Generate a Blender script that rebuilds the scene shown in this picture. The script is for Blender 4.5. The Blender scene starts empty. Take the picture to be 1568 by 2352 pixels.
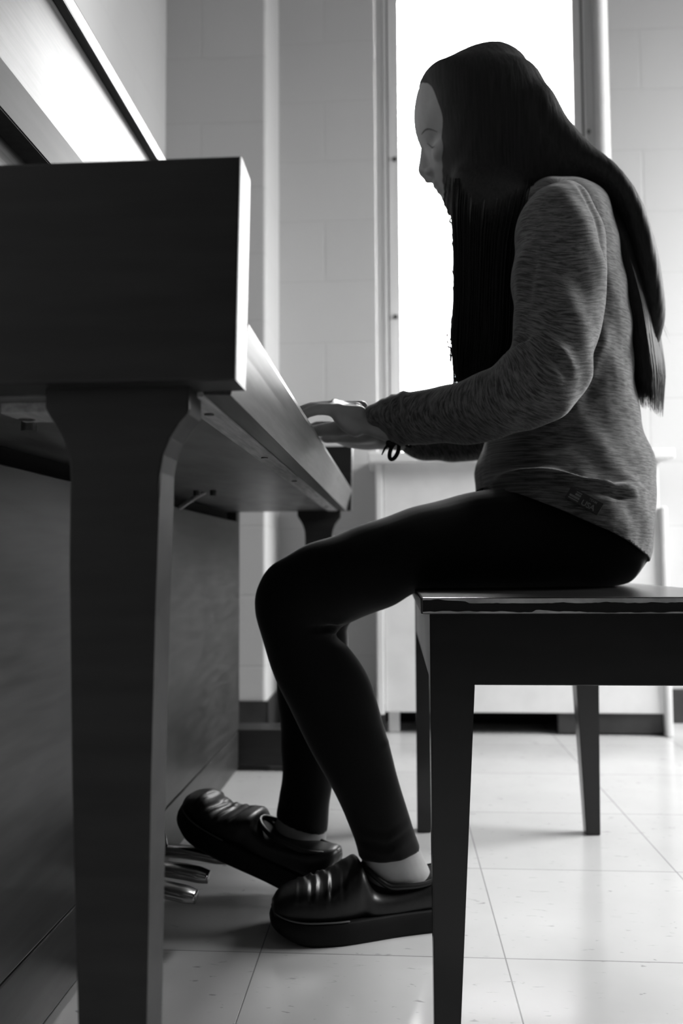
import bpy, bmesh, math, random
import numpy as np
from mathutils import Vector, Matrix
random.seed(7); rng = np.random.default_rng(11)
scn = bpy.context.scene
COL = scn.collection
PI = math.pi

# ------------------------------------------------------------------ camera
F = 1930.0                     # focal length in pixels of the 1568x2352 frame
CAMZ = 0.49
_d = Vector(((910-784)/F, -(1289-1176)/F, -1.0)).normalized()     # world +Y seen in camera axes
_z = Vector((-0.009, 1.0, 0.0)); _z = (_z - _z.dot(_d)*_d).normalized()
_x = _d.cross(_z)
def at(u, v, Y):
    """world point at depth Y on the sight line of frame position u, v"""
    r = Vector(((u-784)/F, -(v-1176)/F, -1.0))
    w = Vector((_x.dot(r), _d.dot(r), _z.dot(r)))
    w *= Y / w.y
    return Vector((w.x, Y, w.z + CAMZ))
cam_d = bpy.data.cameras.new('camera'); cam = bpy.data.objects.new('camera', cam_d); COL.objects.link(cam)
R = Matrix(((_x.x, _x.y, _x.z), (_d.x, _d.y, _d.z), (_z.x, _z.y, _z.z)))
cam.matrix_world = Matrix.Translation((0, 0, CAMZ)) @ R.to_4x4()
cam_d.sensor_fit = 'VERTICAL'; cam_d.sensor_height = 36.0; cam_d.sensor_width = 24.0
cam_d.lens = F/2352*36.0; cam_d.clip_start = 0.02
cam_d.dof.use_dof = True; cam_d.dof.focus_distance = 0.90; cam_d.dof.aperture_fstop = 4.6
scn.camera = cam

# ------------------------------------------------------------------ sky, light, exposure
scn.view_settings.view_transform = 'Standard'; scn.view_settings.look = 'None'
scn.view_settings.gamma = 1.0; scn.view_settings.use_curve_mapping = False
scn.view_settings.exposure = 0.0
w = bpy.data.worlds.new('overcast_sky'); scn.world = w; w.use_nodes = True
nt = w.node_tree; nt.nodes.clear()
wo = nt.nodes.new('ShaderNodeOutputWorld'); bg = nt.nodes.new('ShaderNodeBackground')
tc = nt.nodes.new('ShaderNodeTexCoord'); sx = nt.nodes.new('ShaderNodeSeparateXYZ'); mr = nt.nodes.new('ShaderNodeMapRange')
nt.links.new(tc.outputs['Generated'], sx.inputs[0]); nt.links.new(sx.outputs['Z'], mr.inputs['Value'])
mr.inputs['From Min'].default_value = -0.08; mr.inputs['From Max'].default_value = 0.05
SKY = 22.5
mr.inputs['To Min'].default_value = SKY*0.35; mr.inputs['To Max'].default_value = SKY
zr = nt.nodes.new('ShaderNodeMapRange'); zr.inputs['From Min'].default_value = .15; zr.inputs['From Max'].default_value = .85
zr.inputs['To Min'].default_value = 1.0; zr.inputs['To Max'].default_value = 2.8; nt.links.new(sx.outputs['Z'], zr.inputs['Value'])
zm = nt.nodes.new('ShaderNodeMath'); zm.operation = 'MULTIPLY'; nt.links.new(mr.outputs[0], zm.inputs[0]); nt.links.new(zr.outputs[0], zm.inputs[1])
nt.links.new(zm.outputs[0], bg.inputs['Strength']); bg.inputs['Color'].default_value = (1, 1, 1, 1)
nt.links.new(bg.outputs[0], wo.inputs[0])
pl = bpy.data.lights.new('window_portal', 'AREA'); pl.shape = 'RECTANGLE'; pl.size = 0.60; pl.size_y = 1.68
pl.cycles.is_portal = True
po = bpy.data.objects.new('window_portal', pl); COL.objects.link(po)
po.location = (0.318, 2.86, 1.66); po.rotation_euler = (-PI/2, 0, 0)
p2 = bpy.data.lights.new('added_window_portal', 'AREA'); p2.shape = 'RECTANGLE'; p2.size = 1.0; p2.size_y = 1.15  # portal of the unseen side window added for extra light
p2.cycles.is_portal = True
po2 = bpy.data.objects.new('added_window_portal', p2); COL.objects.link(po2)
po2.location = (2.20, 1.775, 1.7); po2.rotation_euler = (0, PI/2, 0)
# ceiling fluorescent tubes of the practice room (out of frame, above and behind)
CEIL = 0.0
scn.cycles.use_denoising = True
scn.cycles.max_bounces = 10; scn.cycles.diffuse_bounces = 6; scn.cycles.transparent_max_bounces = 12
scn.cycles.caustics_reflective = False; scn.cycles.caustics_refractive = False

# ------------------------------------------------------------------ materials
def mat(name, c, rough=0.5, spec=0.5, metal=0.0, coat=0.0, coat_rough=0.1):
    m = bpy.data.materials.new(name); m.use_nodes = True
    b = m.node_tree.nodes['Principled BSDF']
    b.inputs['Base Color'].default_value = (c, c, c, 1); b.inputs['Roughness'].default_value = rough
    b.inputs['Specular IOR Level'].default_value = spec; b.inputs['Metallic'].default_value = metal
    b.inputs['Coat Weight'].default_value = coat; b.inputs['Coat Roughness'].default_value = coat_rough
    return m
def N(m, t): return m.node_tree.nodes.new(t)
def L(m, a, b): m.node_tree.links.new(a, b)
def bsdf(m): return m.node_tree.nodes['Principled BSDF']
def add_noise(m, c0, c1, scale=(1, 1, 1), nscale=5.0, detail=4.0, bump=0.0, lo=0.35, hi=0.65, coord='Object', dist=0.002):
    t = N(m, 'ShaderNodeTexCoord'); mp = N(m, 'ShaderNodeMapping'); n = N(m, 'ShaderNodeTexNoise')
    mp.inputs['Scale'].default_value = scale; n.inputs['Scale'].default_value = nscale; n.inputs['Detail'].default_value = detail
    L(m, t.outputs[coord], mp.inputs[0]); L(m, mp.outputs[0], n.inputs['Vector'])
    r = N(m, 'ShaderNodeValToRGB'); r.color_ramp.elements[0].position = lo; r.color_ramp.elements[1].position = hi
    r.color_ramp.elements[0].color = (c0, c0, c0, 1); r.color_ramp.elements[1].color = (c1, c1, c1, 1)
    L(m, n.outputs['Fac'], r.inputs[0]); L(m, r.outputs[0], bsdf(m).inputs['Base Color'])
    if bump:
        b = N(m, 'ShaderNodeBump'); b.inputs['Strength'].default_value = bump; b.inputs['Distance'].default_value = dist
        L(m, n.outputs['Fac'], b.inputs['Height']); L(m, b.outputs[0], bsdf(m).inputs['Normal'])
    return n, r

def wall_mat():
    m = mat('painted_block', 0.72, 0.55, 0.35)
    t = N(m, 'ShaderNodeNewGeometry'); sp = N(m, 'ShaderNodeSeparateXYZ'); ad = N(m, 'ShaderNodeMath'); cb = N(m, 'ShaderNodeCombineXYZ')
    L(m, t.outputs['Position'], sp.inputs[0]); ad.operation = 'ADD'
    L(m, sp.outputs['X'], ad.inputs[0]); L(m, sp.outputs['Y'], ad.inputs[1])
    L(m, ad.outputs[0], cb.inputs['X']); L(m, sp.outputs['Z'], cb.inputs['Y'])
    br = N(m, 'ShaderNodeTexBrick'); br.inputs['Scale'].default_value = 1.0
    br.inputs['Brick Width'].default_value = 0.4; br.inputs['Row Height'].default_value = 0.197
    br.inputs['Mortar Size'].default_value = 0.004; br.inputs['Mortar Smooth'].default_value = 0.6
    br.inputs['Color1'].default_value = (.50,)*3+(1,); br.inputs['Color2'].default_value = (.49,)*3+(1,); br.inputs['Mortar'].default_value = (.47,)*3+(1,)
    L(m, cb.outputs[0], br.inputs['Vector']); L(m, br.outputs['Color'], bsdf(m).inputs['Base Color'])
    n = N(m, 'ShaderNodeTexNoise'); n.inputs['Scale'].default_value = 90
    L(m, t.outputs['Position'], n.inputs['Vector'])
    b1 = N(m, 'ShaderNodeBump'); b1.inputs['Strength'].default_value = 0.25; b1.inputs['Distance'].default_value = 0.004; b1.invert = True
    b2 = N(m, 'ShaderNodeBump'); b2.inputs['Strength'].default_value = 0.15; b2.inputs['Distance'].default_value = 0.002
    L(m, br.outputs['Fac'], b1.inputs['Height']); L(m, n.outputs['Fac'], b2.inputs['Height'])
    L(m, b1.outputs[0], b2.inputs['Normal']); L(m, b2.outputs[0], bsdf(m).inputs['Normal'])
    return m
M_WALL = wall_mat()
M_REAR = mat('darkened_rear_wall', .05, .9); add_noise(M_REAR, .04, .06, nscale=80, bump=.3)  # unseen wall behind the camera, darkened to cut fill light
M_CEIL = mat('ceiling_tile', 0.3, 0.8, 0.2); add_noise(M_CEIL, .24, .30, nscale=60, bump=.2)

def floor_mat():
    m = mat('vinyl_tile', 0.5, 0.16, 0.5)
    T = N(m, 'ShaderNodeNewGeometry')
    br = N(m, 'ShaderNodeTexBrick'); br.offset = 0.0; br.inputs['Scale'].default_value = 1.0
    br.inputs['Brick Width'].default_value = 0.3048; br.inputs['Row Height'].default_value = 0.3048
    br.inputs['Mortar Size'].default_value = 0.0009; br.inputs['Mortar Smooth'].default_value = 0.2
    mp = N(m, 'ShaderNodeMapping'); mp.inputs['Location'].default_value = (0.175, -1.078+0.3048*4, 0)
    L(m, T.outputs['Position'], mp.inputs[0]); L(m, mp.outputs[0], br.inputs['Vector'])
    br.inputs['Color1'].default_value = (.60,)*3+(1,); br.inputs['Color2'].default_value = (.57,)*3+(1,); br.inputs['Mortar'].default_value = (.25,)*3+(1,)
    # short streaks in the vinyl
    mp2 = N(m, 'ShaderNodeMapping'); mp2.inputs['Scale'].default_value = (40, 130, 1); mp2.inputs['Rotation'].default_value = (0, 0, 0.08)
    n = N(m, 'ShaderNodeTexNoise'); n.inputs['Scale'].default_value = 1.0; n.inputs['Detail'].default_value = 3.0; n.inputs['Distortion'].default_value = 0.8
    L(m, T.outputs['Position'], mp2.inputs[0]); L(m, mp2.outputs[0], n.inputs['Vector'])
    r = N(m, 'ShaderNodeValToRGB'); r.color_ramp.elements[0].position = .665; r.color_ramp.elements[1].position = .74
    L(m, n.outputs['Fac'], r.inputs[0])
    n2 = N(m, 'ShaderNodeTexNoise'); n2.inputs['Scale'].default_value = 6.0; n2.inputs['Detail'].default_value = 5.0
    L(m, T.outputs['Position'], n2.inputs['Vector'])
    mx = N(m, 'ShaderNodeMixRGB'); mx.blend_type = 'MIX'; mx.inputs[2].default_value = (.34,)*3+(1,)
    L(m, r.outputs[0], mx.inputs[0]); L(m, br.outputs['Color'], mx.inputs[1])
    mu = N(m, 'ShaderNodeMixRGB'); mu.blend_type = 'MULTIPLY'; mu.inputs[0].default_value = 0.22
    L(m, mx.outputs[0], mu.inputs[1]); L(m, n2.outputs['Fac'], mu.inputs[2])
    L(m, mu.outputs[0], bsdf(m).inputs['Base Color'])
    mr = N(m, 'ShaderNodeMapRange'); mr.inputs['To Min'].default_value = .1; mr.inputs['To Max'].default_value = .24
    L(m, n2.outputs['Fac'], mr.inputs['Value']); L(m, mr.outputs[0], bsdf(m).inputs['Roughness'])
    b = N(m, 'ShaderNodeBump'); b.inputs['Strength'].default_value = .3; b.inputs['Distance'].default_value = .001; b.invert = True
    L(m, br.outputs['Fac'], b.inputs['Height']); L(m, b.outputs[0], bsdf(m).inputs['Normal'])
    return m
M_FLOOR = floor_mat()

def wood(name, c, rough, grain=(1, 1, 1), spread=.25, bump=.05, spec=.5, nscale=9):
    m = mat(name, c, rough, spec)
    n, r = add_noise(m, c*(1-spread), c*(1+spread), scale=grain, nscale=nscale, detail=6, bump=bump, dist=.0006)
    n2 = N(m, 'ShaderNodeTexNoise'); n2.inputs['Scale'].default_value = 3.0; n2.inputs['Detail'].default_value = 6
    t = N(m, 'ShaderNodeTexCoord'); L(m, t.outputs['Object'], n2.inputs['Vector'])
    mr = N(m, 'ShaderNodeMapRange'); mr.inputs['To Min'].default_value = rough*.8; mr.inputs['To Max'].default_value = rough*1.25
    L(m, n2.outputs['Fac'], mr.inputs['Value']); L(m, mr.outputs[0], bsdf(m).inputs['Roughness'])
    return m
M_PW = wood('piano_walnut', .035, .34, (8, 1, 8))
M_PWF = wood('piano_end_veneer', .016, .42, (1, 8, 8), spec=.35)
M_PGL = wood('piano_gloss', .05, .38, (25, 1.5, 25), bump=.03, spec=.35)
M_UP = wood('upper_panel_walnut', .05, .42, (25, 1.5, 25), bump=.03, spec=.14)
M_RAIL = wood('bare_wood_rail', .32, .5, (20, 2, 20))
M_BED = wood('keybed_plywood', .10, .38, (3, 1, 14), spread=.35)
M_DARK = mat('hollow_shade', .012, .9, .2)  # near-black colour carrying the shade inside the hollows
M_BENCH = wood('bench_black', .006, .24, (1, 6, 8), bump=.04)
M_CHIP = wood('worn_edge', .34, .6, (4, 4, 4), spread=.3)
M_METAL = mat('heater_enamel', .62, .42, .4); add_noise(M_METAL, .74, .80, nscale=14, bump=.02)
M_ALU = mat('window_aluminium', .62, .42, .5, metal=.1); add_noise(M_ALU, .60, .68, scale=(30, 30, 1), nscale=3)
M_BASE = mat('vinyl_base', .025, .45); add_noise(M_BASE, .02, .035, nscale=12)
M_BRASS = mat('pedal_metal', .38, .18, .5, metal=1.0); add_noise(M_BRASS, .32, .42, nscale=30, lo=.3, hi=.7)
M_SCREW = mat('screw_steel', .10, .35, .5, metal=.8); add_noise(M_SCREW, .08, .14, nscale=60)
M_IVORY = mat('key_white', .75, .25); add_noise(M_IVORY, .72, .78, nscale=10)
M_EBONY = mat('key_black', .012, .3); add_noise(M_EBONY, .01, .015, nscale=10)
M_SHELFSHADE = mat('shelf_shade', .02, .9); add_noise(M_SHELFSHADE, .015, .025, nscale=100)  # shade below the music shelf, put into a dark colour
M_SKIN = mat('skin', .30, .5, .35); add_noise(M_SKIN, .26, .32, nscale=30, bump=.03, dist=.001)
bsdf(M_SKIN).inputs['Subsurface Weight'].default_value = .25; bsdf(M_SKIN).inputs['Subsurface Radius'].default_value = (.012, .012, .012)
bsdf(M_SKIN).inputs['Subsurface Scale'].default_value = 1.0
M_LASH = mat('brow_hair', .12, .8, .1); add_noise(M_LASH, .10, .14, nscale=200)
M_HAIR = mat('black_hair', .010, .6, .22); add_noise(M_HAIR, .006, .014, scale=(70, 70, 3), nscale=5, bump=.35, dist=.002)
M_LEG = mat('black_leggings', .010, .85, .15)
add_noise(M_LEG, .003, .006, nscale=900, bump=.15, dist=.0006)
bsdf(M_LEG).inputs['Sheen Weight'].default_value = .22; bsdf(M_LEG).inputs['Sheen Roughness'].default_value = .35
M_LEATH = mat('black_leather', .012, .40, .4); add_noise(M_LEATH, .004, .007, nscale=220, bump=.12, dist=.0008)
M_SOLE = mat('black_rubber', .012, .6, .2); add_noise(M_SOLE, .004, .006, nscale=60)
M_WELT = mat('shoe_piping', .09, .5); add_noise(M_WELT, .08, .1, nscale=60)
M_PATCH = mat('patch_charcoal', .02, .8); add_noise(M_PATCH, .017, .024, nscale=500)
M_PATCHL = mat('patch_grey_print', .13, .7); add_noise(M_PATCHL, .12, .15, nscale=500)
M_PATCHM = mat('patch_mid_print', .065, .7); add_noise(M_PATCHM, .06, .07, nscale=500)

def heather():
    m = mat('heather_jersey', .13, .9, .15)
    a = N(m, 'ShaderNodeAttribute'); a.attribute_name = 'flow'
    mp = N(m, 'ShaderNodeMapping'); mp.inputs['Scale'].default_value = (430, 42, 1)
    n = N(m, 'ShaderNodeTexNoise'); n.inputs['Scale'].default_value = 1.0; n.inputs['Detail'].default_value = 4; n.inputs['Roughness'].default_value = .7
    n.inputs['Distortion'].default_value = .3
    L(m, a.outputs['Vector'], mp.inputs[0]); L(m, mp.outputs[0], n.inputs['Vector'])
    r = N(m, 'ShaderNodeValToRGB'); e = r.color_ramp.elements
    e[0].position = .40; e[0].color = (.030,)*3+(1,); e[1].position = .60; e[1].color = (.13,)*3+(1,)
    L(m, n.outputs['Fac'], r.inputs[0]); L(m, r.outputs[0], bsdf(m).inputs['Base Color'])
    t = N(m, 'ShaderNodeTexCoord'); n2 = N(m, 'ShaderNodeTexNoise'); n2.inputs['Scale'].default_value = 700
    L(m, t.outputs['Object'], n2.inputs['Vector'])
    b = N(m, 'ShaderNodeBump'); b.inputs['Strength'].default_value = .25; b.inputs['Distance'].default_value = .0006
    L(m, n2.outputs['Fac'], b.inputs['Height']); L(m, b.outputs[0], bsdf(m).inputs['Normal'])
    bsdf(m).inputs['Sheen Weight'].default_value = .25; bsdf(m).inputs['Sheen Roughness'].default_value = .5
    return m
M_KNIT = heather()
def glass_mat():
    m = bpy.data.materials.new('window_glass'); m.use_nodes = True; t = m.node_tree; t.nodes.clear()
    o = t.nodes.new('ShaderNodeOutputMaterial'); mx = t.nodes.new('ShaderNodeMixShader'); fr = t.nodes.new('ShaderNodeFresnel')
    tr = t.nodes.new('ShaderNodeBsdfTransparent'); gl = t.nodes.new('ShaderNodeBsdfGlossy'); gl.inputs['Roughness'].default_value = .02
    tr.inputs['Color'].default_value = (.97,)*3+(1,); fr.inputs['IOR'].default_value = 1.45
    t.links.new(fr.outputs[0], mx.inputs[0]); t.links.new(tr.outputs[0], mx.inputs[1]); t.links.new(gl.outputs[0], mx.inputs[2]); t.links.new(mx.outputs[0], o.inputs[0])
    return m
M_GLASS = glass_mat()
def lamp_mat():
    m = mat('fluorescent_tube', .9, .4); b = bsdf(m)
    b.inputs['Emission Color'].default_value = (1, 1, 1, 1); b.inputs['Emission Strength'].default_value = CEIL
    return m
M_LAMP = lamp_mat()

# ------------------------------------------------------------------ mesh helpers
def obj(name, bm, m, parent=None, smooth=False, origin=None):
    if origin is not None: bmesh.ops.translate(bm, verts=bm.verts, vec=-Vector(origin))
    bmesh.ops.recalc_face_normals(bm, faces=bm.faces)
    me = bpy.data.meshes.new(name); bm.to_mesh(me); bm.free()
    for mm in (m if isinstance(m, (list, tuple)) else [m]): me.materials.append(mm)
    if smooth: me.shade_smooth()
    o = bpy.data.objects.new(name, me); COL.objects.link(o)
    if origin is not None: o.location = origin
    if parent is not None:
        o.parent = parent
        o.location = Vector(o.location) - Vector(parent_world(parent))
    return o
def parent_world(p):
    v = Vector(p.location)
    while p.parent is not None: p = p.parent; v += Vector(p.location)
    return v
def struct(name, bm, m):
    o = obj(name, bm, m); o['kind'] = 'structure'; return o
def tag(o, label, cat, group=None):
    o['label'] = label; o['category'] = cat
    if group: o['group'] = group
    return o
def empty(name, loc, label, cat):
    o = bpy.data.objects.new(name, None); COL.objects.link(o); o.location = loc; o.empty_display_size = .05
    return tag(o, label, cat)
def box(bm, x0, x1, y0, y1, z0, z1, bev=0.0, seg=2):
    r = bmesh.ops.create_cube(bm, size=1.0); vs = r['verts']
    for v in vs: v.co = Vector(((x0+x1)/2 + v.co.x*(x1-x0), (y0+y1)/2 + v.co.y*(y1-y0), (z0+z1)/2 + v.co.z*(z1-z0)))
    if bev:
        es = list({e for v in vs for e in v.link_edges})
        bmesh.ops.bevel(bm, geom=es, offset=bev, segments=seg, profile=.6, affect='EDGES')
    return bm
def B(*a, **k):
    bm = bmesh.new(); return box(bm, *a, **k)
def prism(pts, y0, y1, bev=0.0):
    """polygon in the x-z plane pushed from y0 to y1"""
    bm = bmesh.new(); vs = [bm.verts.new((p[0], y0, p[1])) for p in pts]; f = bm.faces.new(vs)
    r = bmesh.ops.extrude_face_region(bm, geom=[f]); nv = [g for g in r['geom'] if isinstance(g, bmesh.types.BMVert)]
    for v in nv: v.co.y = y1
    if bev:
        es = [e for e in bm.edges if (abs(e.verts[0].co.y-e.verts[1].co.y) < 1e-6)]
        bmesh.ops.bevel(bm, geom=es, offset=bev, segments=2, profile=.6, affect='EDGES')
    return bm
def cyl(bm, p0, p1, r, n=16, r2=None):
    p0, p1 = Vector(p0), Vector(p1); d = (p1-p0); q = d.to_track_quat('Z', 'Y').to_matrix().to_4x4()
    bmesh.ops.create_cone(bm, cap_ends=True, segments=n, radius1=r, radius2=r if r2 is None else r2, depth=d.length,
                          matrix=Matrix.Translation((p0+p1)/2) @ q)
    return bm
def rings_to_bm(bm, rings, cap=True):
    n = len(rings[0]); R_ = [[bm.verts.new(p) for p in r] for r in rings]
    for a, b in zip(R_[:-1], R_[1:]):
        for i in range(n): bm.faces.new((a[i], a[(i+1) % n], b[(i+1) % n], b[i]))
    if cap: bm.faces.new(R_[0]); bm.faces.new(R_[-1][::-1])
def cat(P, k):
    """Catmull-Rom through rows of numbers, k steps each"""
    P = [np.array(p, float) for p in P]; out = []
    for i in range(len(P)-1):
        p0 = P[max(i-1, 0)]; p1 = P[i]; p2 = P[i+1]; p3 = P[min(i+2, len(P)-1)]
        for j in range(k):
            t = j/k
            out.append(.5*((2*p1)+(-p0+p2)*t+(2*p0-5*p1+4*p2-p3)*t*t+(-p0+3*p1-3*p2+p3)*t**3))
    out.append(P[-1]); return out
def loft(bm, secs, n=28, p=2.0, k=4):
    """secs: rows of centre(3), axis a(3), axis b(3)"""
    rows = cat([tuple(c)+tuple(a)+tuple(b) for c, a, b in secs], k); rings = []
    e = 2.0/p
    for r in rows:
        c, a, b = r[:3], r[3:6], r[6:9]; ring = []
        for i in range(n):
            t = 2*PI*i/n; cs, sn = math.cos(t), math.sin(t)
            ring.append(Vector(c + a*math.copysign(abs(cs)**e, cs) + b*math.copysign(abs(sn)**e, sn)))
        rings.append(ring)
    c0 = Vector(rows[0][:3]); c1 = Vector(rows[-1][:3])
    # rounded ends
    first = [c0 + (q-c0)*.6 - (Vector(rows[1][:3])-c0)*.35 for q in rings[0]]
    last = [c1 + (q-c1)*.6 + (c1-Vector(rows[-2][:3]))*.35 for q in rings[-1]]
    rings_to_bm(bm, [first]+rings+[last])
def edges(bm, st, p=2.0, n=28, k=4, shrink=1.0, path=None):
    """stations (ua,va,ub,vb,Y,ry): the two outline points of a limb, its depth and half depth"""
    S = []
    for (ua, va, ub, vb, Y, ry) in st:
        a = at(ua, va, Y); b = at(ub, vb, Y); c = (a+b)/2
        S.append((c, (a-b)/2*shrink, Vector((0, ry*shrink, 0))))
    loft(bm, S, n, p, k)
    if path is not None: path.append([(s[0], (s[1].length+s[2].length)/2) for s in S])
def tube(bm, pts, rad, n=12, k=4):
    rows = cat([tuple(p)+(r,) for p, r in zip(pts, rad)], k)
    P = [Vector(r[:3]) for r in rows]; Rr = [r[3] for r in rows]; rings = []
    up = Vector((0, 1, 0)); 
    for i, p_ in enumerate(P):
        t = (P[min(i+1, len(P)-1)]-P[max(i-1, 0)]).normalized()
        s = t.cross(up)
        if s.length < 1e-3: s = t.cross(Vector((0, 0, 1)))
        s.normalize(); q = s.cross(t).normalized(); up = q
        rings.append([p_ + (s*math.cos(2*PI*j/n)+q*math.sin(2*PI*j/n))*Rr[i] for j in range(n)])
    t0 = (P[0]-P[1]).normalized(); t1 = (P[-1]-P[-2]).normalized()
    pre = [[P[0]+t0*Rr[0]*a+(q-P[0])*b for q in rings[0]] for a, b in ((.9, .35), (.6, .75))]
    post = [[P[-1]+t1*Rr[-1]*a+(q-P[-1])*b for q in rings[-1]] for a, b in ((.6, .75), (.9, .35))]
    rings_to_bm(bm, pre+rings+post)
def ball(bm, c, r, sx=1, sy=1, sz=1, n=16, rot=None):
    m = Matrix.Translation(c) @ (rot.to_4x4() if rot else Matrix()) @ Matrix.Diagonal((r*sx, r*sy, r*sz, 1))
    bmesh.ops.create_uvsphere(bm, u_segments=n, v_segments=n//2, radius=1.0, matrix=m)
def remeshed(bm, voxel, smooth=4, fac=.5):
    bmesh.ops.recalc_face_normals(bm, faces=bm.faces)
    me = bpy.data.meshes.new('tmp'); bm.to_mesh(me); bm.free()
    o = bpy.data.objects.new('tmp', me); COL.objects.link(o)
    r = o.modifiers.new('r', 'REMESH'); r.mode = 'VOXEL'; r.voxel_size = voxel; r.adaptivity = 0
    s = o.modifiers.new('s', 'SMOOTH'); s.factor = fac; s.iterations = smooth
    dg = bpy.context.evaluated_depsgraph_get(); dg.update()
    out = bpy.data.meshes.new_from_object(o.evaluated_get(dg))
    bpy.data.objects.remove(o); bpy.data.meshes.remove(me)
    return out
def co_of(me):
    a = np.empty(len(me.vertices)*3, np.float32); me.vertices.foreach_get('co', a); return a.reshape(-1, 3).astype(float)
def no_of(me):
    a = np.empty(len(me.vertices)*3, np.float32); me.vertices.foreach_get('normal', a); return a.reshape(-1, 3).astype(float)
def set_co(me, c): me.vertices.foreach_set('co', c.astype(np.float32).ravel()); me.update()
def mesh_obj(name, me, m, parent=None, origin=(0, 0, 0)):
    c = co_of(me) - np.array(origin); set_co(me, c)
    me.materials.clear(); me.materials.append(m); me.shade_smooth(); me.name = name
    o = bpy.data.objects.new(name, me); COL.objects.link(o)
    if parent is not None:
        o.parent = parent; o.location = Vector(origin)-parent_world(parent)
    else: o.location = origin
    return o
def poly_dist(c, pts):
    """distance in the x-z plane from vertices to a polyline"""
    P = np.array([[p[0], p[2]] for p in pts]); q = c[:, [0, 2]]; best = np.full(len(q), 9.0)
    for a, b in zip(P[:-1], P[1:]):
        ab = b-a; t = np.clip(((q-a)@ab)/(ab@ab+1e-12), 0, 1); d = np.linalg.norm(q-(a+t[:, None]*ab), axis=1)
        best = np.minimum(best, d)
    return best
def fold(c, n, pts, Y, width, amp, side=-1):
    """raise (amp>0) or sink a crease on the side of a cloth that faces side*Y"""
    if sum(p[0] for p in pts)/len(pts) < 1110 and Y < 1.13: amp = amp*1.7; width = width*1.15
    elif Y < 1.08: amp = amp*1.25
    P = [at(u, v, Y) for u, v in pts]; d = poly_dist(c, P)
    P2 = np.array([[p.x, p.z] for p in P]); 
    L_ = np.concatenate([[0], np.cumsum(np.linalg.norm(np.diff(P2, axis=0), axis=1))])
    m = np.clip(side*n[:, 1]*1.6+.35, 0, 1)
    e0 = np.linalg.norm(c[:, [0, 2]]-P2[0], axis=1); e1 = np.linalg.norm(c[:, [0, 2]]-P2[-1], axis=1)
    f = np.clip(np.minimum(e0, e1)/(width*5), .1, 1)
    yy = np.exp(-((c[:, 1]-Y)/.10)**4)
    return amp*np.exp(-(d/width)**2)*m*f*yy

# ------------------------------------------------------------------ the room
XL, XR, YB, YF, ZC = -0.665, 2.1, 2.62, -1.6, 2.75
struct('floor', B(XL-.1, XR+.1, YF-.1, YB+.25, -.1, 0), M_FLOOR)
struct('ceiling', B(XL-.1, XR+.1, YF-.1, YB+.25, ZC, ZC+.1), M_CEIL)
struct('wall_left', B(XL-.1, XL, YF-.1, YB+.25, 0, ZC), M_WALL)
bm = bmesh.new()
box(bm, XR, XR+.1, YF-.1, 1.2, 0, ZC); box(bm, XR, XR+.1, 2.35, YB+.25, 0, ZC); box(bm, XR, XR+.1, 1.2, 2.35, 0, 1.2); box(bm, XR, XR+.1, 1.2, 2.35, 2.2, ZC)  # out-of-frame opening added to brighten the back wall and floor
struct('wall_right', bm, M_WALL)
struct('wall_front', B(XL, XR, YF-.1, YF, 0, ZC), M_REAR)
WX0, WX1, WZ0, WZ1 = -.057, .683, .80, 2.53
bm = bmesh.new()
box(bm, XL, WX0, YB, YB+.24, 0, ZC); box(bm, WX1, XR, YB, YB+.24, 0, ZC)
box(bm, WX0, WX1, YB, YB+.24, 0, WZ0-.01); box(bm, WX0, WX1, YB, YB+.24, WZ1, ZC)
struct('wall_back', bm, M_WALL)
# the block pier beside the piano, rounded on its free corner
bm = bmesh.new(); pts = [(XL, YB), (XL, 2.36)]
xc, rr = -.366, .012
for i in range(7):
    a = -PI/2 + i*PI/12; pts.append((xc-rr+rr*math.cos(a), 2.36+rr+rr*math.sin(a)))
pts.append((xc, YB))
vs = [bm.verts.new((p[0], p[1], 0)) for p in pts]; f = bm.faces.new(vs)
g = bmesh.ops.extrude_face_region(bm, geom=[f]); [setattr(v.co, 'z', ZC) for v in g['geom'] if isinstance(v, bmesh.types.BMVert)]
struct('wall_pier', bm, M_WALL)
bm = bmesh.new(); box(bm, XL, -.36, 2.352, 2.36, 0, .102, .003); box(bm, -.368, -.360, 2.352, YB, 0, .102, .003)
struct('baseboard_pier', bm, M_BASE)
bm = bmesh.new(); box(bm, -.36, -.075, YB-.008, YB, 0, .102, .003); box(bm, .77, XR, YB-.008, YB, 0, .102, .003)
struct('baseboard_back', bm, M_BASE)

# window
YG = 2.82
win = bpy.data.objects.new('window_1', None); COL.objects.link(win); win.location = (.31, YG, WZ0); win['kind'] = 'structure'
bm = bmesh.new()
for a, b_ in ((WX0, .022), (.614, WX1)):
    box(bm, a, b_, YG, YG+.04, WZ0, WZ1, .003)
box(bm, .022, .614, YG, YG+.04, WZ1-.07, WZ1, .003); box(bm, .022, .614, YG, YG+.04, WZ0-.01, WZ0+.045, .003)
for a, b_ in ((WX0+.028, WX0+.036), (WX1-.034, WX1-.026)):
    box(bm, a, b_, YG-.012, YG+.01, WZ0, WZ1, .002)
obj('window_frame', bm, M_ALU, win)
bm = bmesh.new()
for a, b_ in ((WX0+.036, WX0+.0415), (WX1-.0395, WX1-.034)):
    box(bm, a, b_, YG-.004, YG+.006, WZ0, WZ1)
obj('gasket', bm, M_BASE, win)
obj('window_pane', B(.015, .62, YG+.022, YG+.026, WZ0+.03, WZ1-.05), M_GLASS, win)
for (u, v) in ((906, 366), (908, 728), (1350, 303), (1353, 690)):
    p = at(u, v, YG-.002); bm = bmesh.new(); cyl(bm, (p.x, YG-.006, p.z), (p.x, YG+.004, p.z), .0075); obj('screw', bm, M_SCREW, win)

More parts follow.
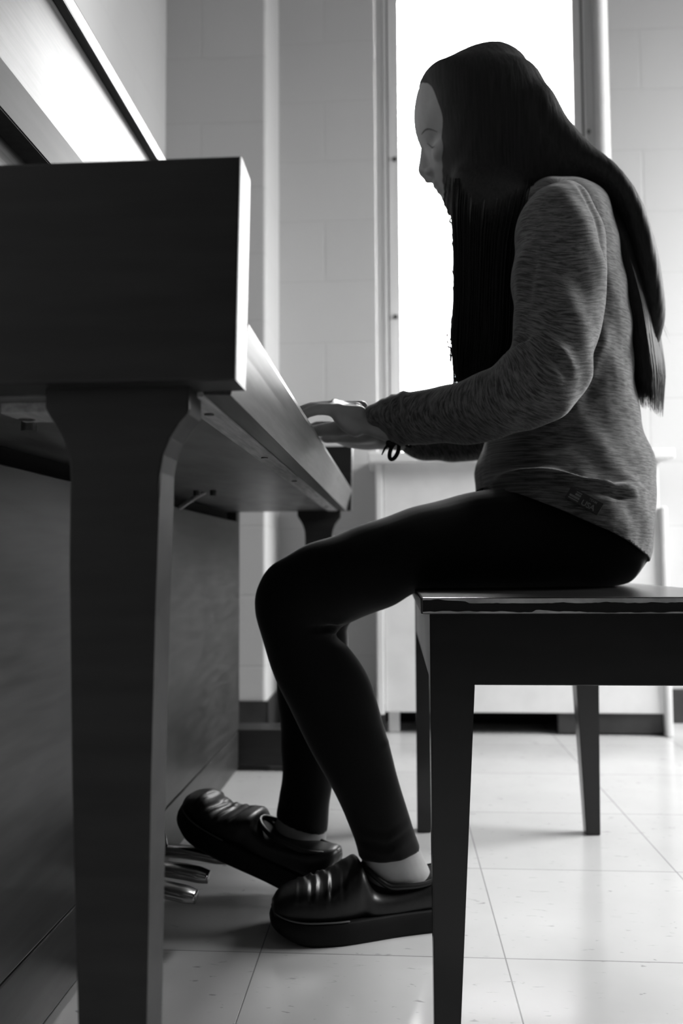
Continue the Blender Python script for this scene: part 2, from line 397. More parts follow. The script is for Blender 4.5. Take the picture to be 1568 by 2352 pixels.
# ceiling light fixture, out of frame
lf = empty('ceiling_light', (.95, 1.0, ZC), 'long white fluorescent fixture on the ceiling above the bench', 'lamp')
obj('lamp_housing', B(.80, 1.10, .35, 1.65, ZC-.06, ZC-.001, .008), M_CEIL, lf)
for x in (.88, 1.02):
    bm = bmesh.new(); cyl(bm, (x, .40, ZC-.08), (x, 1.60, ZC-.08), .014); obj('lamp_tube', bm, M_LAMP, lf)

# ------------------------------------------------------------------ heater under the window
ht = empty('window_heater', (.34, 2.52, 0), 'pale metal convector heater cabinet standing under the bright window', 'heater')
obj('top_shelf', B(-.078, .775, 2.375, 2.82, .772, .80, .004), M_METAL, ht)
bm = B(-.035, .742, 2.42, 2.44, .062, .772, .003); obj('front_panel', bm, M_METAL, ht)
obj('end_panel', B(-.058, -.037, 2.412, 2.62, .055, .772, .004), M_METAL, ht)
obj('end_panel', B(.742, .760, 2.405, 2.62, .0, .64, .006), M_METAL, ht)
obj('back_cavity', B(-.036, .741, 2.60, 2.615, 0, .77), M_DARK, ht)
obj('bottom_rail', B(.45, .741, 2.43, 2.45, .004, .062, .003), M_BASE, ht)
obj('foot', B(-.026, .006, 2.45, 2.49, .0, .062, .004), M_METAL, ht)
obj('foot', B(.56, .60, 2.47, 2.51, .0, .062, .004), M_BASE, ht)
obj('bottom_tray', B(-.036, .741, 2.45, 2.60, .062, .075), M_DARK, ht)

# ------------------------------------------------------------------ the upright piano
Y0, Y1, Y2, Y3 = .560, .600, 2.030, 2.070
AZ0, AZ1, AXF = .612, .7615, -.1045
pn = empty('upright_piano', (-.40, 1.3, 0), 'dark wooden upright piano with square legs, seen along its keyboard from the near end', 'piano')
def P_(name, bm, m, par=None, **k): return obj(name, bm, m, par or pn, **k)
pa = [at(553, 357, Y0), at(541, 872, Y0)]
for (ya, yb) in ((Y0, Y1), (Y2, Y3)):
    o = P_('arm', prism([(pa[0].x, pa[0].z), (pa[1].x, pa[1].z), (-.60, pa[1].z), (-.60, pa[0].z)], ya, yb, .0022), M_PWF)
for (ya, yb) in ((Y0, Y1), (Y2, Y3)):
    P_('end_panel', B(-.635, -.3885, ya, yb, .003, 1.133, .002), M_PWF)
# the corbelled leg outline
def leg_poly(dx=0, zb=.098):
    px = [(103, 882), (103, 938), (112, 955), (132, 985), (148, 1020), (157, 1055), (160, 1100), (160, 1300), (166, 1800), (180, 2352)]
    py = [(337, 2352), (347, 1800), (357, 1400), (366, 1150), (369, 1085), (376, 1045), (392, 1005), (413, 972), (432, 950), (435, 940), (435, 879)]
    q = [at(u, v, .578) for u, v in px+py]
    lo = at(184, 2500, .578).x; hi = at(334, 2500, .578).x
    pts = [(p.x+dx, p.z) for p in q]
    i = len(px); pts = pts[:i] + [(lo+dx, zb), (hi+dx, zb)] + pts[i:]
    return pts
ZB = AZ0
def make_leg(ya, yb, dx):
    P_('leg', prism(leg_poly(dx), ya, yb, .0022), M_PWF)
make_leg(.578, .616, 0); make_leg(2.005, 2.043, .012)
P_('toe_block', B(-.392, -.15, Y0, .625, .012, .096, .003), M_PWF); P_('toe_block', B(-.392, -.13, 1.985, Y3, .012, .096, .003), M_PWF)
# key slip, leaning a little, and its bare wooden rail below
bm = bmesh.new()
prof = [(-.1055, .664), (-.1075, .6655), (-.118, .6655), (-.140, .6120), (-.1195, .6120)]
sec = [(-.1195, .6115), (-.1165, .625), (-.1115, .645), (-.1070, .660), (-.1065, .6640), (-.1080, .6660), (-.122, .6660), (-.140, .6125)]
P_('key_slip', prism(sec, Y1+.001, Y2-.001), M_PGL)
P_('lock_rail', B(-.1625, -.1400, Y1+.001, Y2-.001, .6105, .640, .0006), M_RAIL)
for u, v in ((478, 937), (608, 1045), (677, 1097), (752, 1153)):
    r = (910-u)/F; Y = .150/r if r > 0 else 1
    bm = bmesh.new(); cyl(bm, (-.151, Y, .6125), (-.151, Y, .6092), .004, 12); P_('screw', bm, M_SCREW)
P_('keybed', B(-.60, -.1630, Y1+.001, Y2-.001, .6125, .640, .001), M_BED)
P_('key_block', B(-.27, -.122, Y1+.001, .690, .6405, .685, .003), M_PGL); P_('key_block', B(-.27, -.122, 1.925, Y2-.001, .6405, .685, .003), M_PGL)
# keys
ky0 = .6935; kw = .02355
def key_white():
    bm = B(-.272, -.1215, 0, kw-.0008, .652, .672, .0012); return bm
w0 = None
for i in range(52):
    y = ky0+i*kw
    if w0 is None:
        w0 = P_('white_key', key_white(), M_IVORY); w0.location.y = -1.3+y
    else:
        c = w0.copy(); c.location.y = -1.3+y; COL.objects.link(c); c.parent = pn
b0 = None
for i in range(51):
    if i % 7 in (1, 4): continue
    y = ky0+(i+1)*kw-.0055
    if b0 is None:
        b0 = P_('black_key', B(-.268, -.172, 0, .011, .668, .684, .002), M_EBONY); b0.location.y = -1.3+y
    else:
        c = b0.copy(); c.location.y = -1.3+y; COL.objects.link(c); c.parent = pn
P_('fallboard', prism([(-.275, .678), (-.273, .74), (-.285, .755), (-.4055, .757), (-.4055, .742), (-.29, .740), (-.288, .678)], Y1+.001, Y2-.001, .001), M_PGL)
P_('name_board', B(-.424, -.406, Y1+.001, Y2-.001, .742, .936, .001), M_UP)
P_('music_shelf', prism([(-.366, .9635), (-.380, .934), (-.412, .934), (-.412, .9635)], Y1+.001, Y2-.001, .0008), M_PW)
P_('shelf_underside', B(-.4055, -.3815, Y1+.002, Y2-.002, .9325, .9345), M_SHELFSHADE)  # thin dark sheet drawn as the shelf's shaded underside
P_('upper_panel', B(-.405, -.386, Y1+.001, Y2-.001, .9635, 1.1325, .001), M_UP)
P_('lid', B(-.645, -.3745, Y0-.01, Y3+.01, 1.133, 1.157, .003), M_PW)
P_('lower_panel', B(-.392, -.376, Y1+.001, 2.002, .0935, .585, .0015), M_PW)
P_('bottom_board', B(-.392, -.375, Y1+.001, 2.002, .006, .0915, .0015), M_PW)
P_('cavity_back', B(-.60, -.585, Y1+.001, Y2-.001, .01, .61), M_DARK)
P_('gap_shade_strip', B(-.43, -.41, Y1+.001, Y2-.001, .55, .6120), M_DARK)  # dark strip painted in as the shadow gap above the lower panel
P_('back_board', B(-.645, -.636, Y0, Y3, .01, 1.13), M_PW)
# metal brackets under the keybed
a = at(30, 893, .60)
bm = B(-.30, -.245, .617, .66, .604, .6125, .001); P_('bracket', bm, M_RAIL)
for x, y in ((-.292, .645), (-.315, .70)):
    bm = bmesh.new(); cyl(bm, (x, y, .6128), (x, y, .6035), .0065, 14); P_('screw', bm, M_SCREW)
for u, v in ((452, 1118), (490, 1119)):
    p = at(u, v, 1.42); bm = bmesh.new(); cyl(bm, (p.x, 1.42, .6128), (p.x, 1.42, .604), .006, 12); P_('screw', bm, M_SCREW)
bm = bmesh.new(); tube(bm, [(-.335, 1.45, .612), (-.35, 1.445, .603), (-.375, 1.44, .585)], [.004, .004, .004], 8); P_('bracket', bm, M_RAIL, smooth=True)
# pedals
def pedal(y, tipx, tipz, w, root=.052):
    secs = []
    for i in range(9):
        t = i/8; x = -.377+(tipx+.377)*t; z = root+(tipz-root)*t+.004*math.sin(PI*t)
        hw = .0105+(w-.0105)*min(1, t*1.5); hh = .0085
        if i == 8: hw *= .8; hh *= .8
        secs.append(((x, y, z), (0, 0, hh), (0, hw, 0)))
    bm = bmesh.new(); loft(bm, secs, 20, 3.2, 4); return bm
P_('pedal', pedal(1.125, -.268, .048, .0160, .060), M_BRASS, smooth=True)
P_('pedal', pedal(1.190, -.266, .050, .0160, .060), M_BRASS, smooth=True)
P_('pedal', pedal(1.262, -.255, .050, .014, .060), M_BRASS, smooth=True)
bm = bmesh.new(); tube(bm, [(-.350, 1.262, .060), (-.352, 1.262, .078), (-.356, 1.262, .094)], [.007, .006, .0045], 10); P_('pedal_rod', bm, M_BRASS, smooth=True)

# ------------------------------------------------------------------ the bench
bn = empty('piano_bench', (.195, 1.225, 0), 'black wooden piano bench with worn edges and square tapered legs, under the seated person', 'bench')
BZ = .4535
o = obj('seat_top', B(.024, .375, .85, 1.605, .4365, BZ, .0022), M_BENCH, bn)
def chip(pts, w, seed):
    """worn strip running along an edge, ragged on one side; points are (x, y, z) base, direction +x or +y"""
    rnd = random.Random(seed); (p, q, inw) = pts; p, q, inw = Vector(p), Vector(q), Vector(inw)
    bm = bmesh.new(); n = 90; a = []; b = []; c = []
    cur = .5
    up = Vector((0, -1, 0)) if abs(inw.z) > 0 else Vector((0, 0, 1))
    for i in range(n+1):
        t = i/n; cur = max(.12, min(1.3, cur+rnd.uniform(-.2, .2)))
        if rnd.random() < .04: cur = 1.25
        a.append(bm.verts.new(p.lerp(q, t))); b.append(bm.verts.new(p.lerp(q, t)+inw*w*cur))
    for i in range(n): bm.faces.new((a[i], a[i+1], b[i+1], b[i]))
    r = bmesh.ops.extrude_face_region(bm, geom=list(bm.faces))
    for v in r['geom']:
        if isinstance(v, bmesh.types.BMVert): v.co += Vector((0, .0006, 0)) if abs(p.y-q.y) < 1e-6 else Vector((.0006, 0, 0))
    return bm
obj('worn_edge', chip(((.026, .8488, BZ-.0012), (.373, .8488, BZ-.0012), (0, 0, -1)), .0036, 3), M_CHIP, o)
obj('worn_edge', chip(((.026, .8488, .4377), (.373, .8488, .4377), (0, 0, 1)), .0026, 5), M_CHIP, o)
obj('apron', B(.034, .358, .872, .890, .3635, .4365, .001), M_BENCH, bn)
obj('apron', B(.034, .358, 1.560, 1.578, .3635, .4365, .001), M_BENCH, bn)
obj('apron', B(.0345, .052, .914, 1.536, .3635, .4365, .001), M_BENCH, bn)
obj('apron', B(.340, .357, .914, 1.536, .3635, .4365, .001), M_BENCH, bn)
def bleg(x0, sx, y0, y1, sy):
    # square top block, tapering on the inner sides
    bm = bmesh.new(); t = .045; zt, zm = .4365, .3635; rings = []
    for z, ww in ((zt, t), (zm, t), (0.0, .025)):
        xi = x0+sx*ww; ye = y0+sy*ww
        rings.append([Vector((x0, y0, z)), Vector((xi, y0, z)), Vector((xi, ye, z)), Vector((x0, ye, z))])
    rings_to_bm(bm, rings); bmesh.ops.bevel(bm, geom=[e for e in bm.edges], offset=.0012, segments=2, affect='EDGES'); return bm
obj('leg', bleg(.0335, 1, .870, 0, 1), M_BENCH, bn); obj('leg', bleg(.0335, 1, 1.580, 0, -1), M_BENCH, bn)
obj('leg', bleg(.3585, -1, .870, 0, 1), M_BENCH, bn); obj('leg', bleg(.3585, -1, 1.580, 0, -1), M_BENCH, bn)

# ------------------------------------------------------------------ the person
TOR = [(1195, 455, 1320, 445, 1.275, .060), (1150, 505, 1372, 485, 1.275, .125), (1128, 570, 1400, 560, 1.275, .150), (1115, 660, 1418, 650, 1.275, .150),
       (1113, 760, 1434, 750, 1.275, .142), (1118, 860, 1443, 850, 1.275, .132), (1122, 940, 1447, 925, 1.275, .130), (1112, 1010, 1462, 1005, 1.275, .138),
       (1094, 1070, 1486, 1075, 1.275, .160), (1094, 1108, 1486, 1130, 1.275, .178), (1098, 1150, 1474, 1185, 1.275, .200), (1110, 1200, 1468, 1245, 1.275, .208),
       (1120, 1260, 1454, 1300, 1.275, .208), (1130, 1320, 1444, 1340, 1.275, .205)]
UARM = [(1226, 448, 1326, 446, 1.135, .046), (1201, 476, 1350, 470, 1.122, .056), (1186, 520, 1376, 520, 1.112, .060), (1178, 590, 1392, 590, 1.103, .060), (1177, 660, 1393, 665, 1.096, .058),
        (1181, 720, 1380, 745, 1.090, .056), (1176, 775, 1362, 825, 1.083, .055), (1158, 815, 1340, 895, 1.078, .054), (1128, 840, 1300, 955, 1.078, .053),
        (1085, 862, 1230, 980, 1.082, .051), (1040, 882, 1140, 1008, 1.090, .049), (985, 893, 1075, 1020, 1.103, .046), (935, 901, 1000, 1020, 1.118, .043),
        (897, 915, 925, 1014, 1.132, .040), (868, 926, 888, 1002, 1.142, .036), (836, 936, 846, 986, 1.150, .032)]
FARM = [(1200, 540, 1330, 540, 1.42, .050), (1200, 680, 1335, 680, 1.44, .050), (1205, 800, 1330, 830, 1.45, .048), (1190, 880, 1310, 960, 1.45, .046), (1130, 925, 1230, 1040, 1.44, .044),
        (1060, 940, 1085, 1058, 1.43, .042), (1000, 945, 1005, 1062, 1.42, .039), (955, 955, 950, 1050, 1.41, .036), (920, 962, 915, 1030, 1.405, .031), (893, 968, 890, 1026, 1.40, .028)]
NLEG = [(1462, 1235, 1462, 1300, 1.205, .050), (1448, 1180, 1440, 1337, 1.205, .076), (1400, 1135, 1390, 1348, 1.20, .086), (1300, 1115, 1300, 1350, 1.195, .088), (1200, 1115, 1200, 1351, 1.185, .088),
        (1110, 1126, 1110, 1352, 1.175, .088), (1020, 1146, 1025, 1354, 1.165, .084), (940, 1168, 955, 1362, 1.16, .078), (855, 1197, 890, 1397, 1.155, .070), (760, 1232, 815, 1424, 1.15, .064),
        (690, 1258, 782, 1442, 1.15, .060), (628, 1296, 772, 1455, 1.15, .058), (592, 1345, 775, 1468, 1.15, .057), (588, 1400, 785, 1476, 1.15, .056), (603, 1470, 805, 1492, 1.15, .055),
        (635, 1560, 838, 1540, 1.152, .055), (672, 1640, 864, 1605, 1.155, .054), (712, 1715, 885, 1680, 1.158, .052), (752, 1790, 905, 1755, 1.162, .048), (788, 1860, 926, 1830, 1.166, .043), (812, 1920, 948, 1900, 1.17, .038),
        (824, 1968, 966, 1950, 1.174, .038)]
FLEG = [(1400, 1238, 1400, 1300, 1.345, .046), (1390, 1190, 1382, 1325, 1.345, .074), (1345, 1145, 1338, 1333, 1.35, .086), (1262, 1125, 1262, 1333, 1.355, .088), (1165, 1138, 1165, 1334, 1.36, .086),
        (1060, 1160, 1060, 1336, 1.36, .082), (960, 1185, 970, 1350, 1.35, .076), (860, 1215, 890, 1380, 1.34, .068), (770, 1255, 830, 1410, 1.33, .062),
        (710, 1290, 805, 1430, 1.325, .058), (672, 1330, 798, 1445, 1.32, .056), (645, 1380, 800, 1460, 1.32, .055), (636, 1450, 800, 1480, 1.318, .054), (634, 1540, 800, 1545, 1.315, .054),
        (640, 1620, 792, 1620, 1.31, .052), (646, 1700, 776, 1700, 1.305, .049), (648, 1770, 765, 1775, 1.30, .045), (644, 1820, 758, 1845, 1.295, .041), (632, 1872, 750, 1912, 1.29, .036)]
HEAD = [(1100, 122, 1145, 122, 1.275, .016), (1040, 146, 1175, 146, 1.275, .044), (998, 178, 1200, 178, 1.275, .057), (962, 206, 1220, 206, 1.275, .068), (950, 250, 1228, 250, 1.275, .077),
        (951, 290, 1228, 300, 1.275, .078), (961, 322, 1222, 345, 1.275, .077), (974, 350, 1208, 385, 1.275, .073), (982, 380, 1185, 415, 1.275, .067), (989, 406, 1165, 445, 1.275, .059),
        (1001, 428, 1150, 465, 1.275, .050), (1016, 447, 1135, 485, 1.275, .042), (1040, 474, 1115, 505, 1.275, .030)]

def hand(bm, W, K, side, drop=0.0, roll=.28, thick=1.0):
    """palm down hand pointing to -x; W wrist, K knuckle centre; side=+1 puts the thumb at +y; the little finger side hangs lower"""
    W, K = Vector(W), Vector(K); m1 = W.lerp(K, .35); m2 = W.lerp(K, .75)
    def tl(y): return y*side*roll
    S = []
    for c, hz, hy in ((W+(W-K)*.8, .0185, .023), (W, .0175, .024), (m1, .019*thick, .030), (m2, .0175*thick, .037), (K, .0135*thick, .039), (K+(K-W)*.12, .011, .036)):
        S.append((c-Vector((0, 0, hz-.0125)), Vector((0, 0, hz)), Vector((0, hy, tl(hy)*(1 if c is not S else 1)))))
    loft(bm, S, 24, 2.3, 4)
    L_ = (.074, .082, .077, .060); sp = (.029, .010, -.010, -.029)
    for j in range(4):
        y = side*sp[j]; l = L_[j]; z0 = K.z - .001 + tl(y)
        k = Vector((K.x+(.006 if j in (0, 3) else 0), K.y+y*.95, z0))
        fan = side*(sp[j]*.25)
        pts = [k+Vector((.03, -y*.25, -.001)), k, k+Vector((-l*.42, fan*.5, .0015)), k+Vector((-l*.72, fan*.8, -.005)), k+Vector((-l*.93, fan, -.0135-drop-min(0, -tl(y))*.0))]
        zt = .6795+.0005*j
        pts[4].z = zt; pts[3].z = zt+(pts[2].z-zt)*.62
        tube(bm, pts, [.0090, .0090, .0080, .0072, .0060], 12, 4)
        ball(bm, k+Vector((0, 0, .001)), .0094); ball(bm, pts[2], .0084)
    t0 = W.lerp(K, .25)+Vector((0, side*.018, -.004))
    pts = [t0, t0+Vector((-.022, side*.018, -.006)), t0+Vector((-.050, side*.029, -.007)), t0+Vector((-.074, side*.030, -.009))]
    tube(bm, pts, [.015, .0125, .0100, .0080], 12, 4)
bm = bmesh.new()
edges(bm, TOR[1:11], 2.3, shrink=.90); edges(bm, UARM, 2.0, shrink=.62); edges(bm, FARM, 2.0, shrink=.62)
edges(bm, NLEG, 2.0, shrink=.90); edges(bm, FLEG, 2.0, shrink=.90)
edges(bm, HEAD, 2.15, n=40)
edges(bm, [(1075, 440, 1215, 415, 1.275, .048), (1120, 480, 1270, 440, 1.275, .050), (1160, 520, 1320, 480, 1.275, .058), (1175, 560, 1340, 530, 1.275, .08)], 2.0)
# nose, lips, ears
def nose(bm):
    S = []
    for (u, v, back, hw) in ((966, 330, 40, .009), (964, 348, 42, .0085), (962, 368, 48, .0100), (959, 386, 54, .0135), (961, 398, 54, .0155), (971, 407, 48, .0150), (986, 412, 34, .010)):
        a = at(u, v, 1.275); b = at(u+back, v+8, 1.275); S.append(((a+b)/2, (a-b)/2, Vector((0, hw, 0))))
    loft(bm, S, 20, 2.0, 4)
nose(bm)
for s in (-1, 1): ball(bm, at(987, 404, 1.275)+Vector((0, s*.0125, 0)), .0085, 1.1, .8, .85)
tube(bm, [at(1001, 424, 1.275)+Vector((.012, -.020, -.003)), at(999, 424, 1.275)+Vector((.002, -.008, 0)), at(999, 423, 1.275), at(999, 424, 1.275)+Vector((.002, .008, 0)), at(1001, 424, 1.275)+Vector((.012, .020, -.003))], [.003, .0045, .0045, .0045, .003], 10)
tube(bm, [at(1010, 437, 1.275)+Vector((.012, -.017, .002)), at(1008, 437, 1.275)+Vector((.002, -.006, 0)), at(1008, 437, 1.275)+Vector((.002, .006, 0)), at(1010, 437, 1.275)+Vector((.012, .017, .002))], [.003, .005, .005, .003], 10)
for s in (-1, 1):
    e = at(1085, 345, 1.275)+Vector((0, s*.074, 0)); ball(bm, e, .018, .7, .35, 1.5)
# lowered eyelids
for s in (-1, 1):
    e = at(988, 331, 1.275)+Vector((.006, s*.031, 0)); ball(bm, e, .0125, 1, 1, .95)
    t = at(992, 318, 1.275)+Vector((.004, s*.033, .004)); tube(bm, [t+Vector((-.003, -s*.016, 0)), t+Vector((-.002, 0, .002)), t+Vector((.012, s*.018, 0))], [.0045, .005, .004], 8)
    ball(bm, at(1010, 372, 1.275)+Vector((.004, s*.038, 0)), .020, 1, .9, 1.0)
# hands
WN = at(842, 961, 1.152); KN = at(770, 936, 1.152)
hand(bm, WN, (KN.x, 1.152, KN.z-.001), +1, roll=.26, thick=1.15)
WF = at(884, 1000, 1.40); KF = at(766, 985, 1.40)
hand(bm, WF, (KF.x, 1.40, KF.z-.004), -1, roll=.12)
# feet and ankles inside the shoes
NSH = dict(loc=Vector((at(620, 2095, 1.125).x, 1.125, 0)), yaw=math.radians(15), pitch=0)
edges(bm, [(822, 1935, 950, 1915, 1.172, .034), (830, 1975, 968, 1960, 1.175, .034), (836, 2010, 985, 1995, 1.178, .034), (842, 2045, 1000, 2040, 1.18, .032), (840, 2090, 1020, 2090, 1.18, .030)], 2.0)
edges(bm, [(640, 1870, 752, 1900, 1.292, .033), (622, 1905, 748, 1935, 1.288, .034), (606, 1935, 748, 1975, 1.284, .034), (600, 1970, 745, 2015, 1.28, .030)], 2.0)
me = remeshed(bm, .0026, 3, .5)
from mathutils.bvhtree import BVHTree
c = co_of(me); n = no_of(me); d = np.zeros(len(c))
for sd in (-1, 1):
    def mir(p): return np.array([p.x, p.y if sd < 0 else 2*1.275-p.y, p.z])
    E = mir(at(979, 324, 1.230)); r_ = np.linalg.norm(c-E, axis=1); d -= .0070*np.exp(-(r_/.0150)**2)
    E = mir(at(981, 330, 1.230)); r_ = np.linalg.norm((c-E)*[1, 1, 1.25], axis=1); d += .0060*np.exp(-(r_/.0085)**2)
    E = mir(at(973, 306, 1.230)); r_ = np.linalg.norm((c-E)*[.6, .6, 1.6], axis=1); d += .0020*np.exp(-(r_/.0090)**2)
    E = mir(at(998, 372, 1.226)); r_ = np.linalg.norm(c-E, axis=1); d += .0030*np.exp(-(r_/.016)**2)
    E = mir(at(990, 406, 1.258)); r_ = np.linalg.norm(c-E, axis=1); d -= .0030*np.exp(-(r_/.0045)**2)
d[c[:, 2] < 1.0] = 0
set_co(me, c+n*d[:, None])
_b = bmesh.new(); _b.from_mesh(me); SKB = BVHTree.FromBMesh(_b); _b.free()
ORG = (.26, 1.275, .47)
person = mesh_obj('person', me, M_SKIN, None, ORG)
tag(person, 'seated woman with very long black hair, grey top and black leggings, playing the piano', 'person')

# brows, lashes, nails
def on_skin(u, v, Y, sd, off):
    p = at(u, v, Y)
    if sd > 0: p.y = 2*1.275-p.y
    l_, n_, i_, q_ = SKB.find_nearest(p); return l_+n_*off
for sd in (-1, 1):
    bmb = bmesh.new(); tube(bmb, [on_skin(u, v, Y, sd, .0004) for u, v, Y in ((957, 312, 1.250), (964, 303, 1.240), (974, 298, 1.233), (984, 299, 1.227), (995, 305, 1.220))], [.0004, .0008, .0010, .0008, .0004], 8)
    obj('eyebrow', bmb, M_LASH, person, smooth=True)
    bmb = bmesh.new(); tube(bmb, [on_skin(u, v, Y, sd, .0006) for u, v, Y in ((966, 333, 1.244), (975, 336.5, 1.237), (984, 336.5, 1.231), (992, 334, 1.225))], [.0004, .0008, .0008, .0004], 8)
    obj('eyelashes', bmb, M_LASH, person, smooth=True)

# --- sweater
paths = []
bm = bmesh.new()
edges(bm, TOR, 2.35, n=40, path=paths); edges(bm, UARM, 2.0, n=32, path=paths); edges(bm, FARM, 2.0, path=paths)
# bunched cuff rings
for (ua, va, ub, vb, Y, ry) in ((925, 897, 950, 1022, 1.12, .045), (900, 905, 925, 1024, 1.13, .044), (880, 915, 903, 1018, 1.137, .042)):
    a, b = at(ua, va, Y), at(ub, vb, Y); c = (a+b)/2; h = (a-b)/2
    loft(bm, [(c-Vector((.007, 0, 0)), h*.86, Vector((0, ry*.86, 0))), (c, h, Vector((0, ry, 0))), (c+Vector((.007, 0, 0)), h*.86, Vector((0, ry*.86, 0)))], 24, 2, 3)
# belly roll over the waist of the leggings
rl = [at(u, v, 1.275) for u, v in ((1100, 1105), (1106, 1098))]
me = remeshed(bm, .0036, 5, .5)
c = co_of(me); n = no_of(me)
d = np.zeros(len(c))
for args in [
    ([(1172, 800), (1190, 782), (1222, 778)], 1.05, .0045, -.012), ([(1168, 812), (1195, 796), (1228, 790)], 1.05, .006, .006),
    ([(1205, 795), (1250, 815), (1285, 850), (1300, 890)], 1.05, .0065, -.010), ([(1235, 790), (1280, 822), (1312, 870)], 1.05, .009, .007),
    ([(1150, 830), (1200, 850), (1250, 900), (1262, 940)], 1.05, .008, -.005), ([(1120, 850), (1165, 880), (1200, 930)], 1.05, .008, .004),
    ([(1215, 540), (1200, 620), (1192, 700), (1188, 770)], 1.06, .006, .004), ([(1232, 560), (1218, 640), (1208, 720)], 1.06, .005, -.003),
    ([(1270, 600), (1330, 650), (1360, 720)], 1.05, .012, -.004), ([(1230, 660), (1290, 700), (1330, 770)], 1.05, .012, .004),
    ([(1210, 740), (1250, 720), (1270, 690)], 1.05, .007, .004), ([(1220, 760), (1265, 735), (1290, 700)], 1.05, .006, -.004),
    ([(1060, 880), (1085, 900), (1100, 940)], 1.06, .006, -.004), ([(1025, 890), (1010, 915), (1020, 960)], 1.07, .006, .004),
    ([(995, 895), (975, 920), (980, 980)], 1.08, .006, -.005), ([(960, 898), (1000, 940), (1060, 970)], 1.08, .008, .004), ([(950, 905), (985, 960), (1040, 1000)], 1.08, .007, -.004),
    ([(940, 900), (935, 950), (950, 1010)], 1.09, .005, -.005), ([(912, 905), (908, 960), (925, 1015)], 1.10, .004, -.006), ([(890, 915), (888, 960), (900, 1010)], 1.11, .004, -.006), ([(868, 928), (862, 960), (872, 995)], 1.12, .004, -.004),
    ([(1312, 415), (1345, 470), (1372, 550), (1390, 630), (1396, 700), (1390, 760)], 1.09, .0035, -.003),
    ([(1095, 1112), (1140, 1090), (1220, 1082), (1290, 1098), (1380, 1118), (1490, 1125)], 1.07, .010, .014),
    ([(1100, 1128), (1150, 1105), (1230, 1098), (1300, 1112), (1390, 1130), (1480, 1138)], 1.07, .005, -.011),
    ([(1130, 1075), (1200, 1058), (1300, 1070)], 1.10, .010, -.006), ([(1270, 1078), (1340, 1105), (1400, 1112), (1450, 1100)], 1.10, .006, -.007),
    ([(1150, 1035), (1260, 1020), (1370, 1000)], 1.10, .012, -.004), ([(1420, 1110), (1450, 1100), (1485, 1112)], 1.10, .006, .005),
    ([(1400, 800), (1350, 880), (1320, 960)], 1.10, .010, .005), ([(1420, 850), (1380, 870), (1340, 920)], 1.10, .008, -.005), ([(1430, 700), (1395, 780), (1370, 860)], 1.10, .008, .004),
    ([(1260, 1130), (1330, 1190), (1400, 1210)], 1.11, .012, -.004), ([(1300, 1200), (1380, 1215), (1470, 1205)], 1.11, .012, .003)]:
    d += fold(c, n, *args)
# general softness of the cloth
for (fx, fz, ph, a_) in ((38, 22, .3, .0012), (-25, 47, 1.9, .0010), (70, 35, 4.0, .0006)):
    d += a_*np.sin(c[:, 0]*fx*2+c[:, 2]*fz*2+ph+3*np.sin(c[:, 1]*18))
c2 = c+n*d[:, None]; set_co(me, c2)
# hem: cut on a slanting plane low at the back
bmx = bmesh.new(); bmx.from_mesh(me)
h1 = at(1165, 1126, 1.13); h2 = at(1480, 1288, 1.19)
dv = Vector((h2.x-h1.x, 0, h2.z-h1.z)).normalized(); nv = Vector((-dv.z, 0, dv.x))
if nv.z < 0: nv = -nv
# keep arms: only faces whose centre belongs to the lower torso are cut
geom = [v for v in bmx.verts if v.co.z < .67 and v.co.x > .085]
gs = set(geom); ge = [e for e in bmx.edges if e.verts[0] in gs and e.verts[1] in gs]; gf = [f for f in bmx.faces if all(v in gs for v in f.verts)]
bmesh.ops.bisect_plane(bmx, geom=geom+ge+gf, plane_co=(h1.x, 0, h1.z), plane_no=nv, clear_inner=True)
bmx.to_mesh(me); bmx.free()
c = co_of(me)
flow = np.zeros((len(c), 3)); bestd = np.full(len(c), 9e9)
for pid, path in enumerate(paths):
    rows = cat([tuple(p[0])+(p[1],) for p in path], 6); P = np.array([r[:3] for r in rows]); rad = np.array([r[3] for r in rows])
    s_ = np.concatenate([[0], np.cumsum(np.linalg.norm(np.diff(P, axis=0), axis=1))])
    T = np.gradient(P, axis=0); T /= np.linalg.norm(T, axis=1)[:, None]; S_ = np.cross(T, [0, 1.0, 0]); S_ /= np.linalg.norm(S_, axis=1)[:, None]
    D = np.linalg.norm(c[:, None, :]-P[None], axis=2); dn = (D/rad[None]).min(1)
    wgt = np.exp(-((D-D.min(1)[:, None])/.010)); wgt /= wgt.sum(1)[:, None]
    cp_ = wgt@P; t_ = wgt@s_; sv = wgt@S_; rel = c-cp_
    if pid == 0: t_ = -c[:, 2]-.10*(c[:, 0]-.2)**2
    ang = np.arctan2(rel[:, 1], (rel*sv).sum(1))
    te = t_ + (.012*np.cos(ang*2) if pid else .008*np.sin(c[:, 0]*14))
    m = dn < bestd; bestd = np.where(m, dn, bestd)
    al = ang*.06 if pid else c[:, 0]+c[:, 1]*.6
    flow[m] = np.stack([te+pid*3.1, al, np.full(len(c), pid)], 1)[m]
at_ = me.attributes.new('flow', 'FLOAT_VECTOR', 'POINT'); at_.data.foreach_set('vector', flow.astype(np.float32).ravel())
sweater = mesh_obj('sweater', me, M_KNIT, person, (.25, 1.275, .60))
sm = sweater.modifiers.new('cloth', 'SOLIDIFY'); sm.thickness = .0022; sm.offset = -1

